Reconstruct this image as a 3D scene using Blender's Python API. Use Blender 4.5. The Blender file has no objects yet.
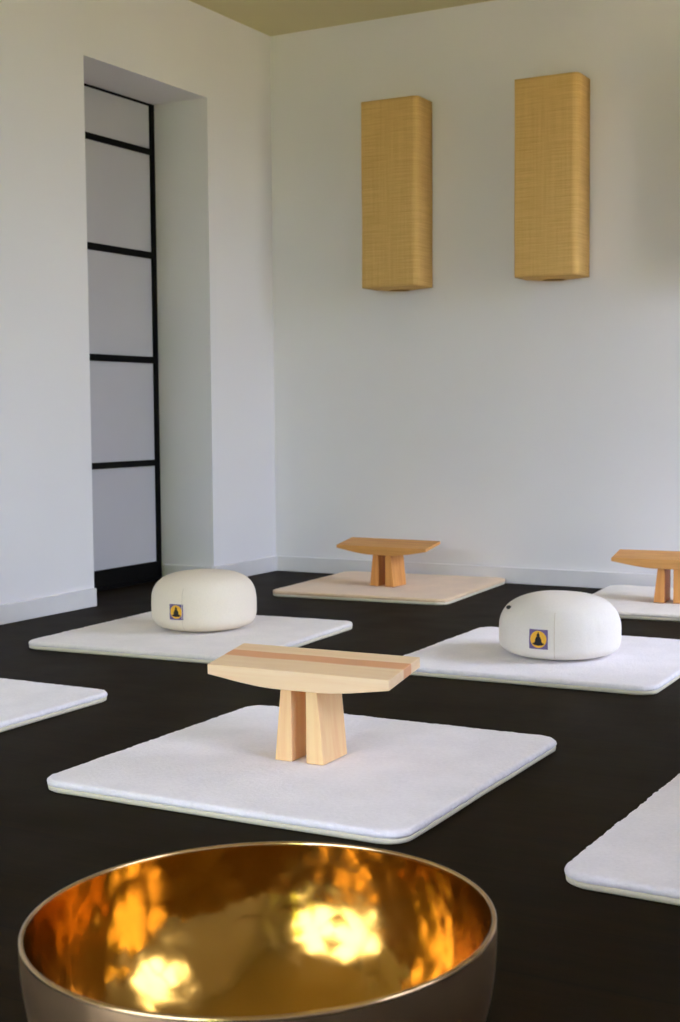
import bpy, bmesh, math, random
from mathutils import Vector, Matrix, noise
PI = math.pi
random.seed(7)
SC = bpy.context.scene
COL = SC.collection

# ------------------------------------------------------------------ materials
def new_mat(name):
    m = bpy.data.materials.new(name); m.use_nodes = True
    nt = m.node_tree; b = nt.nodes['Principled BSDF']
    return m, nt, b
def node(nt, typ, **kw):
    n = nt.nodes.new(typ)
    for k, v in kw.items():
        if k in n.inputs: n.inputs[k].default_value = v
        else: setattr(n, k, v)
    return n
def link(nt, a, ao, b, bi): nt.links.new(a.outputs[ao], b.inputs[bi])
def coords(nt, scale=(1, 1, 1), kind='Object'):
    t = nt.nodes.new('ShaderNodeTexCoord'); mp = nt.nodes.new('ShaderNodeMapping')
    mp.inputs['Scale'].default_value = scale
    link(nt, t, kind, mp, 'Vector'); return mp
def ramp(nt, stops):
    r = nt.nodes.new('ShaderNodeValToRGB')
    while len(r.color_ramp.elements) < len(stops): r.color_ramp.elements.new(0.5)
    for e, (p, c) in zip(r.color_ramp.elements, stops):
        e.position = p; e.color = (*c, 1)
    return r
def bump(nt, b, src, out, strength, dist):
    bp = node(nt, 'ShaderNodeBump', Strength=strength, Distance=dist)
    link(nt, src, out, bp, 'Height'); link(nt, bp, 'Normal', b, 'Normal')

def m_plain(name, col, rough=0.6, metal=0.0, var=0.06, scale=12, bump_d=0.0, bscale=150, spec=0.5):
    m, nt, b = new_mat(name)
    mp = coords(nt)
    n = node(nt, 'ShaderNodeTexNoise', Scale=scale, Detail=4); link(nt, mp, 'Vector', n, 'Vector')
    r = ramp(nt, [(0.3, tuple(c * (1 - var) for c in col)), (0.7, tuple(min(1, c * (1 + var)) for c in col))])
    link(nt, n, 'Fac', r, 'Fac'); link(nt, r, 'Color', b, 'Base Color')
    b.inputs['Roughness'].default_value = rough; b.inputs['Metallic'].default_value = metal
    b.inputs['Specular IOR Level'].default_value = spec
    if bump_d:
        n2 = node(nt, 'ShaderNodeTexNoise', Scale=bscale, Detail=3); link(nt, mp, 'Vector', n2, 'Vector')
        bump(nt, b, n2, 'Fac', 0.6, bump_d)
    return m

def m_wood(name, base, dark, stripe=None, axis='X'):
    """pale timber, grain along the given object axis; stripe = (v0, v1, colour) a darker board between two paler ones"""
    m, nt, b = new_mat(name)
    sc = {'X': (3, 45, 45), 'Z': (45, 45, 3)}[axis]
    mp = coords(nt, sc)
    n = node(nt, 'ShaderNodeTexNoise', Scale=1.0, Detail=5, Roughness=0.6, Distortion=0.4); link(nt, mp, 'Vector', n, 'Vector')
    r = ramp(nt, [(0.3, dark), (0.62, base)]); link(nt, n, 'Fac', r, 'Fac')
    outn, outs = r, 'Color'
    if stripe:
        t = nt.nodes.new('ShaderNodeTexCoord'); sp = nt.nodes.new('ShaderNodeSeparateXYZ'); link(nt, t, 'Object', sp, 'Vector')
        wob = node(nt, 'ShaderNodeTexNoise', Scale=7.0); link(nt, t, 'Object', wob, 'Vector')
        ws = node(nt, 'ShaderNodeMath', operation='MULTIPLY_ADD'); link(nt, wob, 'Fac', ws, 0)
        ws.inputs[1].default_value = 0.010; link(nt, sp, 'Y', ws, 2)
        v0, v1, colr = stripe; off = 0.005
        g = node(nt, 'ShaderNodeMapRange', interpolation_type='SMOOTHSTEP'); link(nt, ws, 'Value', g, 'Value')
        g.inputs['From Min'].default_value = v0 + off - 0.004; g.inputs['From Max'].default_value = v0 + off + 0.004
        h = node(nt, 'ShaderNodeMapRange', interpolation_type='SMOOTHSTEP'); link(nt, ws, 'Value', h, 'Value')
        h.inputs['From Min'].default_value = v1 + off - 0.003; h.inputs['From Max'].default_value = v1 + off + 0.003
        h.inputs['To Min'].default_value = 1; h.inputs['To Max'].default_value = 0
        mu = node(nt, 'ShaderNodeMath', operation='MULTIPLY'); link(nt, g, 'Result', mu, 0); link(nt, h, 'Result', mu, 1)
        mx = node(nt, 'ShaderNodeMix', data_type='RGBA'); link(nt, mu, 'Value', mx, 'Factor')
        nt.links.new(r.outputs['Color'], mx.inputs[6]); mx.inputs[7].default_value = (*colr, 1)
        nt.links.new(mx.outputs[2], b.inputs['Base Color'])
    else:
        link(nt, outn, outs, b, 'Base Color')
    b.inputs['Roughness'].default_value = 0.48
    b.inputs['Specular IOR Level'].default_value = 0.35
    bump(nt, b, n, 'Fac', 0.15, 0.0006)
    return m

def m_wall(name, col):
    m, nt, b = new_mat(name)
    mp = coords(nt)
    n = node(nt, 'ShaderNodeTexNoise', Scale=1.3, Detail=5); link(nt, mp, 'Vector', n, 'Vector')
    r = ramp(nt, [(0.35, tuple(c * 0.97 for c in col)), (0.65, col)]); link(nt, n, 'Fac', r, 'Fac'); link(nt, r, 'Color', b, 'Base Color')
    n2 = node(nt, 'ShaderNodeTexNoise', Scale=160, Detail=4); link(nt, mp, 'Vector', n2, 'Vector')
    bump(nt, b, n2, 'Fac', 0.35, 0.0015)
    b.inputs['Roughness'].default_value = 0.85; b.inputs['Specular IOR Level'].default_value = 0.2
    return m

def m_floor():
    m, nt, b = new_mat('dark_floor')
    mp = coords(nt, (1, 1, 1))
    br = node(nt, 'ShaderNodeTexBrick', Scale=1.0); link(nt, mp, 'Vector', br, 'Vector')
    br.inputs['Brick Width'].default_value = 1.6; br.inputs['Row Height'].default_value = 0.19
    br.inputs['Mortar Size'].default_value = 0.0012; br.inputs['Mortar Smooth'].default_value = 0.3
    br.inputs['Color1'].default_value = (0.0120, 0.0074, 0.0020, 1); br.inputs['Color2'].default_value = (0.0150, 0.0092, 0.0026, 1)
    br.inputs['Mortar'].default_value = (0.004, 0.003, 0.002, 1)
    mp2 = coords(nt, (2, 30, 1))
    n = node(nt, 'ShaderNodeTexNoise', Scale=1.2, Detail=6, Roughness=0.65); link(nt, mp2, 'Vector', n, 'Vector')
    r = ramp(nt, [(0.3, (0.7, 0.7, 0.7)), (0.7, (1.25, 1.2, 1.15))]); link(nt, n, 'Fac', r, 'Fac')
    mx = node(nt, 'ShaderNodeMix', data_type='RGBA', blend_type='MULTIPLY'); mx.inputs[0].default_value = 1
    nt.links.new(br.outputs['Color'], mx.inputs[6]); nt.links.new(r.outputs['Color'], mx.inputs[7]); nt.links.new(mx.outputs[2], b.inputs['Base Color'])
    n3 = node(nt, 'ShaderNodeTexNoise', Scale=5, Detail=4); link(nt, mp, 'Vector', n3, 'Vector')
    rr = node(nt, 'ShaderNodeMapRange'); link(nt, n3, 'Fac', rr, 'Value')
    rr.inputs['To Min'].default_value = 0.5; rr.inputs['To Max'].default_value = 0.66; link(nt, rr, 'Result', b, 'Roughness')
    b.inputs['Specular IOR Level'].default_value = 0.04
    bump(nt, b, n, 'Fac', 0.2, 0.0008)
    return m

def m_fleece(name, col):
    m, nt, b = new_mat(name)
    mp = coords(nt)
    n = node(nt, 'ShaderNodeTexNoise', Scale=110, Detail=4, Roughness=0.7); link(nt, mp, 'Vector', n, 'Vector')
    n1 = node(nt, 'ShaderNodeTexNoise', Scale=9, Detail=3); link(nt, mp, 'Vector', n1, 'Vector')
    ad = node(nt, 'ShaderNodeMath', operation='ADD'); link(nt, n, 'Fac', ad, 0); link(nt, n1, 'Fac', ad, 1)
    r = ramp(nt, [(0.35, tuple(c * 0.88 for c in col)), (0.62, col)]); 
    hf = node(nt, 'ShaderNodeMath', operation='MULTIPLY'); hf.inputs[1].default_value = 0.5; link(nt, ad, 'Value', hf, 0)
    link(nt, hf, 'Value', r, 'Fac'); link(nt, r, 'Color', b, 'Base Color')
    b.inputs['Roughness'].default_value = 0.95; b.inputs['Specular IOR Level'].default_value = 0.1
    b.inputs['Sheen Weight'].default_value = 0.25; b.inputs['Sheen Roughness'].default_value = 0.6
    bump(nt, b, n, 'Fac', 0.7, 0.003)
    return m

def m_cloth(name, col, weave=900, wrinkle=0.004):
    m, nt, b = new_mat(name)
    mp = coords(nt)
    n = node(nt, 'ShaderNodeTexNoise', Scale=14, Detail=5, Roughness=0.55, Distortion=0.8); link(nt, mp, 'Vector', n, 'Vector')
    n2 = node(nt, 'ShaderNodeTexNoise', Scale=260, Detail=2); link(nt, mp, 'Vector', n2, 'Vector')
    ad = node(nt, 'ShaderNodeMath', operation='MULTIPLY_ADD'); link(nt, n2, 'Fac', ad, 0); ad.inputs[1].default_value = 0.15; link(nt, n, 'Fac', ad, 2)
    r = ramp(nt, [(0.3, tuple(c * 0.95 for c in col)), (0.7, col)]); link(nt, n2, 'Fac', r, 'Fac'); link(nt, r, 'Color', b, 'Base Color')
    b.inputs['Roughness'].default_value = 0.9; b.inputs['Specular IOR Level'].default_value = 0.15
    bump(nt, b, ad, 'Value', 0.5, wrinkle)
    return m

def m_paper():
    m, nt, b = new_mat('woven_paper')
    mp = coords(nt, (6, 6, 330))
    n = node(nt, 'ShaderNodeTexNoise', Scale=1.0, Detail=4, Roughness=0.6); link(nt, mp, 'Vector', n, 'Vector')
    mp2 = coords(nt, (120, 120, 4))
    n2 = node(nt, 'ShaderNodeTexNoise', Scale=1.0, Detail=3); link(nt, mp2, 'Vector', n2, 'Vector')
    ad = node(nt, 'ShaderNodeMath', operation='MULTIPLY_ADD'); link(nt, n2, 'Fac', ad, 0); ad.inputs[1].default_value = 0.35; link(nt, n, 'Fac', ad, 2)
    r = ramp(nt, [(0.45, (0.56, 0.335, 0.10)), (0.9, (0.76, 0.50, 0.19))]); link(nt, ad, 'Value', r, 'Fac'); link(nt, r, 'Color', b, 'Base Color')
    b.inputs['Roughness'].default_value = 0.8; b.inputs['Specular IOR Level'].default_value = 0.2
    bump(nt, b, ad, 'Value', 0.5, 0.0015)
    return m

def m_brass(name, col, rough, hammer, scale, fine=0.0):
    m, nt, b = new_mat(name)
    mp = coords(nt)
    v = node(nt, 'ShaderNodeTexVoronoi', Scale=scale, feature='SMOOTH_F1'); v.inputs['Smoothness'].default_value = 0.6
    link(nt, mp, 'Vector', v, 'Vector')
    n = node(nt, 'ShaderNodeTexNoise', Scale=6, Detail=4); link(nt, mp, 'Vector', n, 'Vector')
    r = ramp(nt, [(0.3, tuple(c * 0.8 for c in col)), (0.7, col)]); link(nt, n, 'Fac', r, 'Fac'); link(nt, r, 'Color', b, 'Base Color')
    b.inputs['Metallic'].default_value = 1
    rr = node(nt, 'ShaderNodeMapRange'); link(nt, n, 'Fac', rr, 'Value')
    rr.inputs['To Min'].default_value = rough * 0.7; rr.inputs['To Max'].default_value = rough * 1.3; link(nt, rr, 'Result', b, 'Roughness')
    bump(nt, b, v, 'Distance', hammer, 0.004)
    return m

def m_glass():
    m, nt, b = new_mat('window_glass')
    nt.nodes.remove(b)
    t = nt.nodes.new('ShaderNodeBsdfTransparent'); g = nt.nodes.new('ShaderNodeBsdfGlossy'); g.inputs['Roughness'].default_value = 0.02
    f = nt.nodes.new('ShaderNodeFresnel'); f.inputs['IOR'].default_value = 1.4
    mx = nt.nodes.new('ShaderNodeMixShader'); link(nt, f, 'Fac', mx, 0); link(nt, t, 0, mx, 1); link(nt, g, 0, mx, 2)
    link(nt, mx, 0, nt.nodes['Material Output'], 'Surface'); return m

MAT = {
    'wall': m_wall('white_plaster', (0.79, 0.77, 0.78)),
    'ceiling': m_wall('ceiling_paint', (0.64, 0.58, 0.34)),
    'floor': m_floor(),
    'baseboard': m_plain('white_baseboard', (0.72, 0.70, 0.70), 0.5, var=0.02),
    'black': m_plain('black_lacquer', (0.003, 0.0025, 0.002), 0.6, var=0.1, spec=0.1),
    'pane': m_plain('frosted_panel', (0.50, 0.49, 0.51), 0.45, var=0.02, scale=3),
    'fleece': m_fleece('white_fleece', (0.91, 0.865, 0.875)),
    'fleece_cream_dim': m_fleece('cream_fleece_dim_light', (0.80, 0.58, 0.36)),  # cream wool, deepened to tan for the dimmer, warmer light at the back
    'fleece_warm_lit': m_fleece('white_fleece_warm_lit', (0.84, 0.77, 0.67)),  # pale wool, warm light near the back wall mixed into its colour
    'fleece_soft': m_fleece('offwhite_fleece', (0.84, 0.78, 0.73)),
    'binding': m_cloth('cream_binding', (0.72, 0.66, 0.50), wrinkle=0.001),
    'cushion': m_cloth('cream_cotton', (0.83, 0.74, 0.61)),
    'cushion_white': m_cloth('offwhite_cotton', (0.82, 0.765, 0.69)),
    'thread': m_plain('seam_thread', (0.64, 0.56, 0.45), 0.9),
    'purple': m_plain('purple_print', (0.14, 0.10, 0.24), 0.7, bump_d=0.0003),
    'yellow': m_plain('yellow_print', (0.85, 0.45, 0.03), 0.7, bump_d=0.0003),
    'printblack': m_plain('black_print', (0.01, 0.008, 0.006), 0.7),
    'paper': m_paper(),
    'metal': m_plain('white_bracket', (0.5, 0.5, 0.48), 0.4, var=0.02),
    'socket': m_plain('black_socket', (0.02, 0.02, 0.02), 0.5),
    'pale_seat': m_wood('pale_spruce_seat', (0.93, 0.69, 0.43), (0.88, 0.60, 0.34), (0.000, 0.036, (0.80, 0.40, 0.20)), 'X'),
    'pale_leg': m_wood('pale_spruce_leg', (0.93, 0.64, 0.32), (0.86, 0.50, 0.25), None, 'Z'),
    'warm_seat': m_wood('honey_wood_seat', (0.74, 0.37, 0.11), (0.56, 0.25, 0.06), None, 'X'),
    'warm_leg': m_wood('honey_wood_leg', (0.76, 0.36, 0.10), (0.60, 0.24, 0.06), None, 'Z'),
    'brass_in': m_brass('polished_bronze', (0.50, 0.265, 0.05), 0.17, 0.45, 32),
    'brass_out': m_brass('brushed_bronze', (0.95, 0.66, 0.38), 0.34, 0.25, 30),
    'brass_lip': m_brass('worn_bronze', (0.72, 0.50, 0.27), 0.18, 0.05, 30),
    'glass': m_glass(),
    'frame': m_plain('white_window_frame', (0.7, 0.7, 0.7), 0.4, var=0.02),
    'bounce_terrace': m_plain('bounce_terrace_stone', (0.53, 0.38, 0.21), 0.9, var=0.12, scale=4),  # warm tone picked for the light it bounces indoors
    'grass': m_plain('lawn', (0.13, 0.15, 0.05), 0.9, var=0.35, scale=3),
    'leaf_bright': m_plain('young_leaves', (0.28, 0.38, 0.04), 0.7, var=0.5, scale=5),
    'leaf': m_plain('hedge_leaves', (0.13, 0.17, 0.04), 0.7, var=0.5, scale=5),
}

# ------------------------------------------------------------------ mesh helpers
def obj(name, bm, m, parent=None, smooth=False, recalc=True):
    if recalc: bmesh.ops.recalc_face_normals(bm, faces=bm.faces)
    me = bpy.data.meshes.new(name); bm.to_mesh(me); bm.free()
    for mm in (m if isinstance(m, (list, tuple)) else [m]): me.materials.append(mm)
    if smooth:
        for p in me.polygons: p.use_smooth = True
    o = bpy.data.objects.new(name, me); COL.objects.link(o)
    if parent: o.parent = parent
    return o
def add_box(bm, x0, x1, y0, y1, z0, z1):
    vs = [bm.verts.new((x, y, z)) for x in (x0, x1) for y in (y0, y1) for z in (z0, z1)]
    for f in ((0, 1, 3, 2), (4, 6, 7, 5), (0, 4, 5, 1), (2, 3, 7, 6), (0, 2, 6, 4), (1, 5, 7, 3)):
        bm.faces.new([vs[i] for i in f])
def boxes(*bs):
    bm = bmesh.new()
    for b in bs: add_box(bm, *b)
    return bm
def add_bevel(o, w, seg=2):
    md = o.modifiers.new('bevel', 'BEVEL'); md.width = w; md.segments = seg; md.limit_method = 'ANGLE'; md.angle_limit = math.radians(30)
    for p in o.data.polygons: p.use_smooth = True
    md.harden_normals = True
    return o
def thing(name, label, cat, loc=(0, 0, 0), rotz=0, group=None):
    o = bpy.data.objects.new(name, None); COL.objects.link(o); o.empty_display_size = 0.1
    o.location = loc; o.rotation_euler = (0, 0, rotz); o['label'] = label; o['category'] = cat
    if group: o['group'] = group
    return o
def struct(name, bm, m, parent=None, bevel=0):
    o = obj(name, bm, m, parent)
    if bevel: add_bevel(o, bevel)
    if not parent: o['kind'] = 'structure'
    return o
def dup(root, name, label, loc, rotz=0.0, mats=None):
    """copy of a thing with a copy of each of its parts"""
    r = root.copy(); r.name = name; COL.objects.link(r); r.location = loc; r.rotation_euler = (0, 0, rotz); r['label'] = label
    for ch in list(root.children):
        c = ch.copy(); COL.objects.link(c); c.parent = r
        if mats and ch.name.split('.')[0] in mats:
            c.data = ch.data.copy(); c.data.materials.clear()
            c.data.materials.append(mats[ch.name.split('.')[0]])
    return r

# ------------------------------------------------------------------ room shell
W, DEP, HC = 4.25, -8.0, 2.518       # room width, depth (towards -y), ceiling height
NY0, NY1, NZ, ND = -1.377, -0.534, 2.134, 0.285   # niche in the left wall
TH = 0.40
RW = [(-1.75, -0.22, 0.10, 2.30), (-4.6, -3.5, 0.95, 2.20)]     # openings in the right wall (y0,y1,z0,z1)
FW = [(0.2, 3.7, 0.10, 2.30)]                          # opening in the wall behind the camera (x0,x1,z0,z1)

struct('floor', boxes((-TH, W + TH, DEP - TH, TH, -0.12, 0)), MAT['floor'])
struct('ceiling', boxes((-TH, W + TH, DEP - TH, TH, HC, HC + 0.3)), MAT['ceiling'])
struct('wall_back', boxes((-TH, W + TH, 0, TH, 0, HC)), MAT['wall'])
struct('wall_left', boxes((-TH, 0, DEP, NY0, 0, HC), (-TH, 0, NY1, 0, 0, HC), (-TH, 0, NY0, NY1, NZ, HC),
                          (-TH, -ND - 0.06, NY0, NY1, 0, NZ)), MAT['wall'])
def wall_with_holes(lo, hi, holes, z1):
    out = []; p = lo
    for a, b, za, zb in sorted(holes):
        out.append((p, a, 0, z1)); out.append((a, b, 0, za)); out.append((a, b, zb, z1)); p = b
    out.append((p, hi, 0, z1)); return out
struct('wall_right', boxes(*[(W, W + TH, a, b, c, d) for a, b, c, d in wall_with_holes(DEP, 0, RW, HC)]), MAT['wall'])
struct('wall_front', boxes(*[(a, b, DEP - TH, DEP, c, d) for a, b, c, d in wall_with_holes(-TH, W + TH, FW, HC)]), MAT['wall'])

# baseboards
BH, BT = 0.072, 0.0135
def baseboard(name, b): return add_bevel(struct(name, boxes(b), MAT['baseboard']), 0.003)
baseboard('baseboard_back', (BT, W - BT, -BT, 0, 0, BH))
baseboard('baseboard_left', (0, BT, DEP + BT, NY0 + 0.0, 0, BH))
baseboard('baseboard_corner', (0, BT, NY1, 0, 0, BH))
baseboard('baseboard_niche', (-ND + 0.02, 0, NY1 - BT, NY1, 0, BH))
baseboard('baseboard_front', (BT, W - BT, DEP, DEP + BT, 0, BH))
baseboard('baseboard_right', (W - BT, W, DEP + BT, -BT, 0, BH))

# sliding door in the niche: black frame and bars around frosted panes
door = bpy.data.objects.new('door_1', None); COL.objects.link(door); door['kind'] = 'structure'
door.location = (-ND, (NY0 + NY1) / 2, 0)
DX = 0.03
hw = (NY1 - NY0) / 2
barz = [(0.012, 0.086), (0.522, 0.549), (0.983, 1.012), (1.450, 1.479), (1.909, 1.935), (2.126, NZ - 0.001)]
for s in (-1, 1):
    y0, y1 = (-hw + 0.001, -hw + 0.026) if s < 0 else (hw - 0.026, hw - 0.001)
    obj('stile', boxes((-DX, 0.0, y0, y1, 0.012, NZ - 0.001)), MAT['black'], door)
for i, (a, b) in enumerate(barz):
    obj('rail', boxes((-DX, -0.001, -hw + 0.026, hw - 0.026, a, b)), MAT['black'], door)
for (a, b), (c, d) in zip(barz[:-1], barz[1:]):
    obj('pane', boxes((-DX + 0.006, -0.012, -hw + 0.026, hw - 0.026, b, c)), MAT['pane'], door)
struct('trim_1', boxes((-ND - 0.055, -ND + 0.012, NY0 + 0.001, NY1 - 0.001, 0, 0.010)), MAT['black'])

# windows (off frame: they light the room and show in the bowl)
def window(name, axis, pos, a, b, z0, z1):
    e = bpy.data.objects.new(name, None); COL.objects.link(e); e['kind'] = 'structure'
    fw, d = 0.06, 0.05
    def bx(u0, u1, za, zb, dd=d):
        return (pos + 0.10, pos + 0.10 + dd, u0, u1, za, zb) if axis == 'x' else (u0, u1, pos - 0.10 - dd, pos - 0.10, za, zb)
    mid = (a + b) / 2
    obj('window_frame', boxes(bx(a, a + fw, z0, z1), bx(b - fw, b, z0, z1), bx(a + fw, b - fw, z0, z0 + fw), bx(a + fw, b - fw, z1 - fw, z1),
                              bx(mid - fw / 2, mid + fw / 2, z0 + fw, z1 - fw)), MAT['frame'], e)
    for u0, u1 in ((a + fw, mid - fw / 2), (mid + fw / 2, b - fw)):
        q = list(bx(u0, u1, z0 + fw, z1 - fw))
        if axis == 'x': q[0] += 0.02; q[1] = q[0] + 0.006
        else: q[3] -= 0.02; q[2] = q[3] - 0.006
        obj('pane', boxes(tuple(q)), MAT['glass'], e)
    L = bpy.data.lights.new(name + '_portal', 'AREA'); L.shape = 'RECTANGLE'; L.size = b - a; L.size_y = z1 - z0
    L.cycles.is_portal = True
    lo = bpy.data.objects.new(name + '_portal', L); COL.objects.link(lo)
    if axis == 'x': lo.location = (pos + TH + 0.01, mid, (z0 + z1) / 2); lo.rotation_euler = (PI / 2, 0, PI / 2)
    else: lo.location = (mid, pos - TH - 0.01, (z0 + z1) / 2); lo.rotation_euler = (PI / 2, 0, 0)
for i, (a, b, c, d) in enumerate(RW): window('window_%d' % (i + 1), 'x', W, a, b, c, d)
for i, (a, b, c, d) in enumerate(FW): window('window_%d' % (i + 3), 'y', DEP, a, b, c, d)

# garden beyond the windows
bm = bmesh.new()
n = 30
grid = [[bm.verts.new((-14 + 34 * i / n, -26 + 36 * j / n, -0.18 + 0.04 * noise.noise(Vector((i * .7, j * .7, 0))))) for j in range(n + 1)] for i in range(n + 1)]
for i in range(n):
    for j in range(n): bm.faces.new((grid[i][j], grid[i + 1][j], grid[i + 1][j + 1], grid[i][j + 1]))
o = obj('garden_lawn', bm, MAT['grass'], smooth=True); o['kind'] = 'structure'
tb = boxes((W + TH, W + TH + 4.2, -12.5, 4, -0.14, -0.02), (-3, W + TH, DEP - TH - 3.5, DEP - TH, -0.14, -0.02))  # unseen paving, added to bounce warm sunlight onto upper walls and ceiling
o = obj('added_terrace', tb, MAT['bounce_terrace']); o['kind'] = 'structure'
def hedge(x0, x1, y0, y1, h, m='leaf'):
    bm = bmesh.new(); add_box(bm, x0, x1, y0, y1, -0.2, h)
    bmesh.ops.subdivide_edges(bm, edges=bm.edges, cuts=40, use_grid_fill=True)
    for v in bm.verts:
        p = v.co * 1.6
        v.co += Vector((noise.noise(p), noise.noise(p + Vector((9, 0, 0))), noise.noise(p + Vector((0, 9, 0))) )) * 0.5 + Vector((noise.noise(v.co * 6), noise.noise(v.co * 6 + Vector((3, 3, 3))), 0)) * 0.15
    o = obj('garden_hedge', bm, MAT[m], smooth=True); o['kind'] = 'structure'; return o
hedge(12.5, 13.8, -13, 4, 1.9)
hedge(-9, 3.0, -17.5, -16.3, 2.2)
hedge(4.0, 10.5, -15.5, -13.8, 4.5, 'leaf_bright')

# ------------------------------------------------------------------ meditation mats
MS = 0.802
def mat_outline(half, rad, n=10):
    pts = []
    for q, (sx, sy) in enumerate(((1, 1), (-1, 1), (-1, -1), (1, -1))):
        c = (sx * (half - rad), sy * (half - rad))
        for k in range(n + 1):
            a = q * PI / 2 + PI / 2 * k / n
            pts.append((c[0] + rad * math.cos(a), c[1] + rad * math.sin(a)))
    return pts
def resample(pts, n):
    L = []; tot = 0
    P = pts + [pts[0]]
    for a, b in zip(P[:-1], P[1:]): L.append(tot); tot += math.dist(a, b)
    L.append(tot); out = []; k = 0
    for i in range(n):
        t = tot * i / n
        while L[k + 1] < t: k += 1
        f = (t - L[k]) / max(1e-9, L[k + 1] - L[k]); out.append((P[k][0] + f * (P[k + 1][0] - P[k][0]), P[k][1] + f * (P[k + 1][1] - P[k][1])))
    return out
def make_mat(label, size, seed, fleece, loc, rotz, group):
    t = thing('meditation_mat', label, 'mat', loc, rotz, group)
    out = resample(mat_outline((size + 0.006) / 2, 0.048), 560)
    off = Vector((seed * 3.1, seed * 1.7, 0))
    # binding / backing: thin cream pad seen along the lower edge
    bm = bmesh.new(); rings = []
    for sc_, z in ((0.0, 0.0), (0.985, 0.0), (0.996, 0.003), (0.998, 0.010), (0.99, 0.013), (0.0, 0.013)):
        if sc_ == 0: rings.append([bm.verts.new((0, 0, z))]); continue
        r = []
        for x, y in out:
            w = 1 + 0.004 * noise.noise(Vector((x * 5, y * 5, 0)) + off)
            r.append(bm.verts.new((x * sc_ * w, y * sc_ * w, z)))
        rings.append(r)
    N = len(out)
    for a, b in zip(rings[:-1], rings[1:]):
        for i in range(N):
            j = (i + 1) % N
            if len(a) == 1: bm.faces.new((a[0], b[j], b[i]))
            elif len(b) == 1: bm.faces.new((a[i], a[j], b[0]))
            else: bm.faces.new((a[i], a[j], b[j], b[i]))
    obj('binding', bm, MAT['binding'], t, True)
    # fleece pile: dense rings, lumpy
    bm = bmesh.new(); rings = []
    prof = [(0.985, 0.0105), (0.997, 0.0125), (1.0, 0.017), (0.997, 0.0215), (0.990, 0.0245), (0.980, 0.0255)]
    prof += [(0.980 * (1 - (k / 46)), 0.0258) for k in range(1, 46)] + [(0, 0.0258)]
    for ri, (s, z) in enumerate(prof):
        if s == 0: rings.append([bm.verts.new((0, 0, z))]); continue
        r = []
        for x, y in out:
            w = 1 + 0.004 * noise.noise(Vector((x * 5, y * 5, 0)) + off)
            px, py = x * s * w, y * s * w
            edge = 1 if s > 0.97 else 0.5
            f1 = noise.noise(Vector((px * 70, py * 70, z * 60)) + off) * 0.0022 * edge
            f2 = noise.noise(Vector((px * 9, py * 9, 1)) + off) * 0.0020
            f3 = noise.noise(Vector((px * 170, py * 170, z * 100)) + off) * 0.0016 * edge
            out_push = (f1 + f3) * 1.0 if s > 0.984 else 0
            d = math.hypot(px, py)
            r.append(bm.verts.new((px + px / d * out_push, py + py / d * out_push, z + (f1 + f2 + f3) * (0.35 if z > 0.02 else 0.1))))
        rings.append(r)
    for a, b in zip(rings[:-1], rings[1:]):
        for i in range(N):
            j = (i + 1) % N
            if len(b) == 1: bm.faces.new((a[i], a[j], b[0]))
            else: bm.faces.new((a[i], a[j], b[j], b[i]))
    obj('fleece', bm, MAT[fleece], t, True)
    return t
K = 0.75 / 0.67
def R90(deg): return math.radians(deg)
G = 'fleece meditation mats laid out in rows on the dark floor'
mats = [
 ('white fleece mat under the pale bench with the striped seat, nearest behind the bowl', .808, 1, 'fleece', (1.814*K, -2.838*K, 0), 0),
 ('off-white fleece mat under the round cushion nearest the dark sliding door', .808, 2, 'fleece_soft', (.732*K, -1.660*K, 0), 3),
 ('white fleece mat under the right-hand round cushion', .802, 3, 'fleece', (1.832*K, -1.549*K, 0), 1),
 ('cream mat, darkened for dim light, under the honey-coloured bench nearest the room corner', .772, 4, 'fleece_cream_dim', (.748*K, -.380*K, 0), 4),
 ('cream mat, tinted for warm light, by the back wall under the bench cut off at the right picture edge', .78, 5, 'fleece_warm_lit', (1.875*K, -.372*K, 0), 4),
 ('empty white fleece mat cut off at the left picture edge, only one corner showing', .812, 6, 'fleece', (.710*K, -2.861*K, 0), 0),
 ('empty white fleece mat cut off at the right picture edge beside the bowl', .806, 7, 'fleece', (2.814*K, -2.896*K, 0), -1),
]
mats.append(('white fleece mat on the camera side of the bowl, seen only as a reflection', .80, 8, 'fleece', (2.30, -5.50, 0), 0))
for lb, s, sd, fl, loc, r in mats: make_mat(lb, s, sd, fl, loc, R90(r), G)

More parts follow.
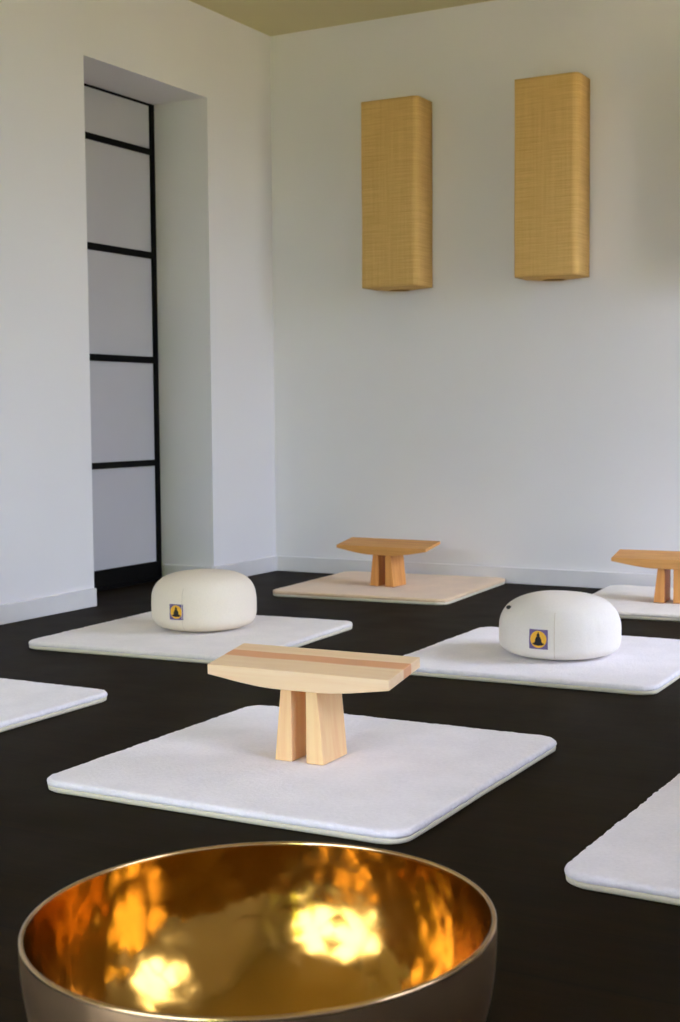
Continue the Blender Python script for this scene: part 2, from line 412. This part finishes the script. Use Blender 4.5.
# ------------------------------------------------------------------ kneeling benches
MT = 0.0272
def make_bench(label, loc, rotz, L, w, zf, zb, te, tm, seat_m, leg_m, voff=0.0):
    """u = length, v = depth (front is -v), z = 0 on the mat"""
    t = thing('meditation_bench', label, 'bench', loc, rotz, 'wooden kneeling benches')
    tilt = (zb - zf) / w
    def ztop(v): return (zf + zb) / 2 + tilt * (v - voff)
    def thick(u):
        q = abs(u) / (L / 2)
        pts = ((0, 1), (0.25, 0.985), (0.40, 0.90), (0.60, 0.66), (1.0, 0.0))
        for (a, fa), (b, fb) in zip(pts[:-1], pts[1:]):
            if q <= b + 1e-9: return te + (tm - te) * (fa + (fb - fa) * (q - a) / (b - a))
        return te
    us = [L / 2 * q for q in (-1, -.8, -.6, -.5, -.4, -.33, -.25, -.1, .1, .25, .33, .4, .5, .6, .8, 1)]
    v0, v1 = voff - w / 2, voff + w / 2
    bm = bmesh.new(); rows = []
    for u in us:
        rows.append([bm.verts.new((u, v0, ztop(v0))), bm.verts.new((u, v1, ztop(v1))),
                     bm.verts.new((u, v1, ztop(v1) - thick(u))), bm.verts.new((u, v0, ztop(v0) - thick(u)))])
    for a, b in zip(rows[:-1], rows[1:]):
        for k in range(4): bm.faces.new((a[k], a[(k + 1) % 4], b[(k + 1) % 4], b[k]))
    bm.faces.new(rows[0]); bm.faces.new(rows[-1][::-1])
    add_bevel(obj('seat', bm, seat_m, t), 0.0022)
    gap, tb, tt, ld = 0.0168, 0.041, 0.026, 0.054
    for s in (-1, 1):
        bm = bmesh.new(); V = []
        for v in (-ld, ld):
            zt = ztop(v) - tm - 0.0004
            V.append([bm.verts.new((s * gap, v, 0)), bm.verts.new((s * (gap + tb), v, 0)), bm.verts.new((s * (gap + tt), v, zt)), bm.verts.new((s * gap, v, zt))])
        bm.faces.new(V[0]); bm.faces.new(V[1][::-1])
        for k in range(4): bm.faces.new((V[0][k], V[1][k], V[1][(k + 1) % 4], V[0][(k + 1) % 4]))
        add_bevel(obj('leg', bm, leg_m, t), 0.0018)
    return t
make_bench('pale wooden kneeling bench with a reddish stripe along its seat, nearest the bowl',
           (2.031, -3.188, MT), R90(1.2), .430, .150, .193, .216, .022, .041, MAT['pale_seat'], MAT['pale_leg'], 0.008)
make_bench('honey-coloured wooden kneeling bench on the cream mat nearest the room corner',
           (.846, -.480, MT), R90(-3), .432, .130, .167, .190, .013, .036, MAT['warm_seat'], MAT['warm_leg'])
make_bench('honey-coloured wooden kneeling bench cut off by the right picture edge, against the back wall',
           (2.054, -.480, MT), R90(3), .437, .130, .165, .187, .013, .036, MAT['warm_seat'], MAT['warm_leg'])

# ------------------------------------------------------------------ round cushions
CAM = Vector((3.48272757, -5.69750737, 0.75))
def make_cushion(label, loc, R, h, eb, et, zmid, mat, seed, patch, seam, zipp=None):
    """patch=(angle from camera direction deg, z centre, size)"""
    t = thing('meditation_cushion', label, 'cushion', loc, 0, 'round cushions on the fleece mats')
    def prof(z):   # radius at height z
        if z < zmid: q = (zmid - z) / zmid; e = eb
        else: q = (z - zmid) / (h - zmid); e = et
        q = min(1, max(0, q)); return R * max(0.0, 1 - q ** e) ** (1 / e)
    off = Vector((seed * 5.0, 0, 0))
    def surf(a, z, push=0.0):
        r = prof(z)
        wob = 1 + 0.012 * noise.noise(Vector((math.cos(a) * 1.3, math.sin(a) * 1.3, z * 4)) + off)
        wr = 0.0016 * noise.noise(Vector((math.cos(a) * 9, math.sin(a) * 9, z * 30)) + off)
        r = r * wob + wr * min(1, r / R) + push
        return Vector((r * math.cos(a), r * math.sin(a), z))
    zs = []
    nz = 44
    for k in range(nz + 1):
        th = -PI / 2 + PI * k / nz
        s = math.sin(th)
        if s < 0: zs.append(zmid * (1 - abs(s) ** (1.0)))
        else: zs.append(zmid + (h - zmid) * abs(s) ** (1.0))
    bm = bmesh.new(); rings = []; N = 128
    # profile by angle so that caps are closed well
    for k in range(nz + 1):
        th = -PI / 2 + PI * k / nz
        e = eb if th < 0 else et
        c, s = math.cos(th), math.sin(th)
        rr = (abs(c) ** (2 / e)); zz = abs(s) ** (2 / e)
        z = zmid - zmid * zz if s < 0 else zmid + (h - zmid) * zz
        rr = max(rr, 0.0)
        if k in (0, nz): rings.append([bm.verts.new((0, 0, z))]); continue
        ring = []
        for i in range(N):
            a = 2 * PI * i / N
            r0 = R * rr
            wob = 1 + 0.012 * noise.noise(Vector((math.cos(a) * 1.3, math.sin(a) * 1.3, z * 4)) + off)
            wr = 0.0016 * noise.noise(Vector((math.cos(a) * 9, math.sin(a) * 9, z * 30)) + off)
            r = r0 * wob + wr * min(1, r0 / R)
            dz = 0.004 * noise.noise(Vector((r * math.cos(a) * 7, r * math.sin(a) * 7, 3)) + off) * (zz if s > 0 else 0)
            ring.append(bm.verts.new((r * math.cos(a), r * math.sin(a), z + dz)))
        rings.append(ring)
    for a, b in zip(rings[:-1], rings[1:]):
        for i in range(N):
            j = (i + 1) % N
            if len(a) == 1: bm.faces.new((a[0], b[j], b[i]))
            elif len(b) == 1: bm.faces.new((a[i], a[j], b[0]))
            else: bm.faces.new((a[i], a[j], b[j], b[i]))
    obj('cover', bm, mat, t, True)
    d = CAM - Vector(loc); base = math.atan2(d.y, d.x)
    # printed patch: purple square, yellow disc, black seated silhouette
    pa, pz, ps = patch; a0 = base - math.radians(pa)
    n = 56; bm = bmesh.new(); g = []
    for i in range(n + 1):
        row = []
        for j in range(n + 1):
            u = (i / n * 2 - 1); v = (j / n * 2 - 1)
            row.append(bm.verts.new(surf(a0 + u * ps / 2 / R, pz + v * ps / 2, 0.0012)))
        g.append(row)
    def kind(u, v):
        def tri(y0, y1, w0, w1): 
            if y0 <= v <= y1: return abs(u) <= w0 + (w1 - w0) * (v - y0) / (y1 - y0)
            return False
        if math.hypot(u, v - 0.42) < 0.17 or math.hypot(u, v - 0.62) < 0.07 or tri(0.6, 0.78, .05, .01): return 2
        if tri(0.0, 0.28, 0.34, 0.20) or tri(-0.28, 0.0, 0.38, 0.34) or tri(-0.42, -0.28, .50, .40): return 2
        if (u / 0.62) ** 2 + ((v + 0.46) / 0.17) ** 2 < 1: return 2
        if math.hypot(u, v) < 0.86: return 1
        return 0
    for i in range(n):
        for j in range(n):
            f = bm.faces.new((g[i][j], g[i + 1][j], g[i + 1][j + 1], g[i][j + 1]))
            f.material_index = kind((i + .5) / n * 2 - 1, (j + .5) / n * 2 - 1)
    p = obj('label_patch', bm, [MAT['purple'], MAT['yellow'], MAT['printblack']], t, True)
    p.modifiers.new('thick', 'SOLIDIFY').thickness = 0.0008
    p['label'] = 'small purple patch with black seated figure on yellow disc'
    # stitched seams
    def strip(name, path, w, m):
        bm = bmesh.new(); prev = None
        for q in path:
            a, z = q
            c = surf(a, z, 0.0007)
            ring = [bm.verts.new(c + Vector((math.cos(a) * w * math.cos(k * PI / 3) - math.sin(a) * w * math.sin(k * PI / 3) * .9,
                    math.sin(a) * w * math.cos(k * PI / 3) + math.cos(a) * w * math.sin(k * PI / 3) * .9, 0))) for k in range(6)]
            if prev:
                for k in range(6): bm.faces.new((prev[k], prev[(k + 1) % 6], ring[(k + 1) % 6], ring[k]))
            prev = ring
        return obj(name, bm, m, t, True)
    if seam is not None:
        strip('seam', [(base - math.radians(seam), 0.012 + (h * .78 - .012) * k / 20) for k in range(21)], 0.0011, MAT['thread'])
    if zipp:
        a = base - math.radians(zipp[0]); c = surf(a, zipp[1], 0.004)
        bm = bmesh.new(); bmesh.ops.create_uvsphere(bm, u_segments=12, v_segments=8, radius=1, matrix=Matrix.Translation(c) @ Matrix.Diagonal((.008, .008, .006, 1)))
        z = obj('zip_pull', bm, MAT['socket'], t, True); z['label'] = 'small black zip pull'
    return t
make_cushion('cream round cushion on the left mat, beside the dark sliding door', (.808, -1.795, MT), .1775, .196, 4.4, 3.0, .084,
             MAT['cushion'], 1, (31, .076, .052), 24)
make_cushion('off-white round cushion on the mat right of the front bench', (2.068, -1.762, MT), .1795, .187, 4.6, 2.6, .074,
             MAT['cushion_white'], 2, (20, .070, .057), 5, (70, .146))

# ------------------------------------------------------------------ wall lamps
def make_lamp(label, x0, x1, z0, z1, d):
    w = x1 - x0
    t = thing('wall_lamp', label, 'lamp', ((x0 + x1) / 2, 0, z0), 0, 'tall paper wall lamps on the back wall')
    rad = 0.028; h = z1 - z0
    def outline(ins):
        pts = [(-w / 2 + ins, -0.004)]
        for cx, s0, in ((-w / 2 + rad * .25, 0), (w / 2 - rad, 1)):
            rr = rad * .25 if s0 == 0 else rad
            for k in range(9):
                a = PI + PI / 2 * k / 8 if s0 == 0 else 1.5 * PI + PI / 2 * k / 8
                pts.append((cx + (rr - ins) * math.cos(a), -d + rr + (rr - ins) * math.sin(a)))
        pts.append((w / 2 - ins, -0.004))
        return pts
    bm = bmesh.new(); nz = 60
    def shell(ins):
        rows = []
        pts = outline(ins)
        for k in range(nz + 1):
            z = h * k / nz; row = []
            for i, (x, y) in enumerate(pts):
                q = noise.noise(Vector((x * 6 + x0 * 9, y * 6, z * 3))) * 0.002
                dz = 0
                if k == 0: dz = 0.002 * max(0, 1 - (x / (w / 2)) ** 2) * (1 if y < -d * .6 else 0)
                row.append(bm.verts.new((x + q, y + q * (y < -0.02), z + dz)))
            rows.append(row)
        return rows
    A = shell(0.0); B = shell(0.002)
    for rows in (A, B):
        for a, b in zip(rows[:-1], rows[1:]):
            for i in range(len(a) - 1): bm.faces.new((a[i], a[i + 1], b[i + 1], b[i]))
    for a, b in ((A[0], B[0]), (A[-1], B[-1])):
        for i in range(len(a) - 1): bm.faces.new((a[i], a[i + 1], b[i + 1], b[i]))
    for k in range(nz):
        for i in (0, -1): bm.faces.new((A[k][i], A[k + 1][i], B[k + 1][i], B[k][i]))
    obj('lamp_shade', bm, MAT['paper'], t, True)
    # bottom panel with a round opening
    bm = bmesh.new(); N = 64
    def rectpt(a, ins=0.003):
        c, s = math.cos(a), math.sin(a); hx, hy = w / 2 - ins, d / 2 - ins
        k = min(hx / max(1e-6, abs(c)), hy / max(1e-6, abs(s))); return (c * k, -d / 2 + s * k)
    for z in (0.004, 0.006):
        pass
    o1 = [[bm.verts.new((*rectpt(2 * PI * i / N), z)) for i in range(N)] for z in (0.0005, 0.0025)]
    hr = 0.050
    i1 = [[bm.verts.new((0.01 + hr * math.cos(2 * PI * i / N), -d / 2 + hr * .9 * math.sin(2 * PI * i / N), z)) for i in range(N)] for z in (-0.012, -0.010)]
    for i in range(N):
        j = (i + 1) % N
        bm.faces.new((o1[0][i], o1[0][j], i1[0][j], i1[0][i])); bm.faces.new((o1[1][i], i1[1][i], i1[1][j], o1[1][j]))
        bm.faces.new((o1[0][i], o1[1][i], o1[1][j], o1[0][j])); bm.faces.new((i1[0][i], i1[0][j], i1[1][j], i1[1][i]))
    obj('bottom_panel', bm, MAT['paper'], t)
    # back bracket and lamp holder inside
    b = add_bevel(obj('wall_bracket', boxes((-0.05, 0.05, -0.014, -0.0005, 0.10, h - 0.10)), MAT['metal'], t), 0.002)
    bm = bmesh.new()
    bmesh.ops.create_cone(bm, cap_ends=True, segments=32, radius1=0.022, radius2=0.018, depth=0.06, matrix=Matrix.Translation((0, -d / 2, 0.13)))
    add_box(bm, -0.006, 0.006, -d / 2, -0.012, 0.145, 0.155)
    obj('lamp_holder', bm, MAT['socket'], t)
    bm = bmesh.new()
    bmesh.ops.create_uvsphere(bm, u_segments=24, v_segments=16, radius=0.03, matrix=Matrix.Translation((0, -d / 2, 0.19)))
    obj('bulb', bm, MAT['metal'], t, True)
    # top cap
    add_bevel(obj('top_panel', boxes((-w / 2 + 0.006, w / 2 - 0.006, -d + 0.008, -0.006, h - 0.012, h - 0.010)), MAT['paper'], t), 0.0005)
    return t
make_lamp('unlit tan paper wall lamp nearer the room corner, left one', .561, .836, 1.307, 2.121, .160)
make_lamp('unlit tan paper wall lamp further from the corner, right one in the picture', 1.284, 1.562, 1.315, 2.133, .157)
make_lamp('unlit tan paper wall lamp just past the right picture edge', 2.030, 2.305, 1.315, 2.133, .157)

# ------------------------------------------------------------------ singing bowl
def make_bowl():
    Rr = 0.2415; H = 0.236
    c = Vector((2.739, -4.512, 0.0022))
    t = thing('singing_bowl', 'large shiny golden bronze singing bowl in the foreground', 'bowl', c)
    t.rotation_euler = (0.0155, -0.0140, 0)
    th = 0.0048
    # outer profile, bottom to rim
    def sup(R_, z0, z1, e, n=40):      # near-hemispherical wall, from the centre of the base to the rim
        return [(R_ * abs(math.sin(PI / 2 * k / n)) ** (2 / e), z1 - (z1 - z0) * abs(math.cos(PI / 2 * k / n)) ** (2 / e)) for k in range(n + 1)]
    outer = [(r, max(z, 0.0)) for r, z in sup(Rr, -0.004, H - 0.004, 2.35)]
    inner = sup(Rr - th, 0.004, H - 0.004, 2.2)
    def lathe(name, prof, m, ham, N=192):
        bm = bmesh.new(); rings = []
        for r, z in prof:
            if r < 1e-4: rings.append([bm.verts.new((0, 0, z))]); continue
            ring = []
            for i in range(N):
                a = 2 * PI * i / N; x, y = r * math.cos(a), r * math.sin(a)
                q = ham * noise.noise(Vector((x, y, z)) * 22) + ham * .8 * noise.noise(Vector((x, y, z)) * 9)
                ring.append(bm.verts.new((x * (1 + q / r), y * (1 + q / r), z + q * .3)))
            rings.append(ring)
        for a, b in zip(rings[:-1], rings[1:]):
            for i in range(N):
                j = (i + 1) % N
                if len(a) == 1: bm.faces.new((a[0], b[j], b[i]))
                elif len(b) == 1: bm.faces.new((a[i], a[j], b[0]))
                else: bm.faces.new((a[i], a[j], b[j], b[i]))
        return obj(name, bm, m, t, True, recalc=False)
    lathe('outer_wall', outer, MAT['brass_out'], 0.0004)
    ins = lathe('inner_wall', inner, MAT['brass_in'], 0.0006)
    ins.data.flip_normals()
    lip = [(Rr, H - 0.004), (Rr + .0004, H - 0.0015), (Rr - 0.0008, H - 0.0003), (Rr - th / 2, H), (Rr - th + 0.0008, H - 0.0003), (Rr - th - .0002, H - 0.0015), (Rr - th, H - 0.004)]
    lathe('rim', lip, MAT['brass_lip'], 0.0)
    return t
make_bowl()

# ------------------------------------------------------------------ light
w = bpy.data.worlds.new('sky'); SC.world = w; w.use_nodes = True
nt = w.node_tree; bg = nt.nodes['Background']
tc = nt.nodes.new('ShaderNodeTexCoord'); sp = nt.nodes.new('ShaderNodeSeparateXYZ'); link(nt, tc, 'Generated', sp, 'Vector')
r = ramp(nt, [(0.47, (0.50, 0.55, 0.66)), (0.53, (0.64, 0.755, 1.03)), (0.72, (0.94, 1.03, 1.38))])
mr = node(nt, 'ShaderNodeMapRange'); mr.inputs['From Min'].default_value = -1; link(nt, sp, 'Z', mr, 'Value'); link(nt, mr, 'Result', r, 'Fac')
link(nt, r, 'Color', bg, 'Color'); bg.inputs['Strength'].default_value = 6.5
S = bpy.data.lights.new('sun', 'SUN'); S.energy = 11; S.angle = 0.01; S.color = (1.0, 0.93, 0.8)
so = bpy.data.objects.new('sun', S); COL.objects.link(so)
so.rotation_euler = Vector((-0.62, 0.50, 0.8)).to_track_quat('Z', 'Y').to_euler()   # high behind the house, lights the garden only

# ------------------------------------------------------------------ camera
f_px, yaw, pitch, roll = 1392.61593, 0.502255013, 0.06976097, -0.0080237
cd = bpy.data.cameras.new('camera'); cam = bpy.data.objects.new('camera', cd); COL.objects.link(cam)
cd.sensor_fit = 'VERTICAL'; cd.sensor_height = 36; cd.lens = 36 * f_px / 1022
fw = Vector((-math.sin(yaw) * math.cos(pitch), math.cos(yaw) * math.cos(pitch), -math.sin(pitch)))
rt = Vector((math.cos(yaw), math.sin(yaw), 0)); up = rt.cross(fw)
c_, s_ = math.cos(roll), math.sin(roll)
r2 = c_ * rt + s_ * up; u2 = -s_ * rt + c_ * up
cam.matrix_world = Matrix(((r2.x, u2.x, -fw.x, CAM.x), (r2.y, u2.y, -fw.y, CAM.y), (r2.z, u2.z, -fw.z, CAM.z), (0, 0, 0, 1)))
cd.dof.use_dof = True; cd.dof.focus_distance = 2.7; cd.dof.aperture_fstop = 10
cd.clip_start = 0.02
SC.camera = cam
vs = SC.view_settings
vs.view_transform = 'Standard'; vs.look = 'None'; vs.gamma = 1; vs.exposure = 1.17; vs.use_curve_mapping = False
SC.cycles.use_denoising = True
SC.cycles.max_bounces = 10; SC.cycles.diffuse_bounces = 6
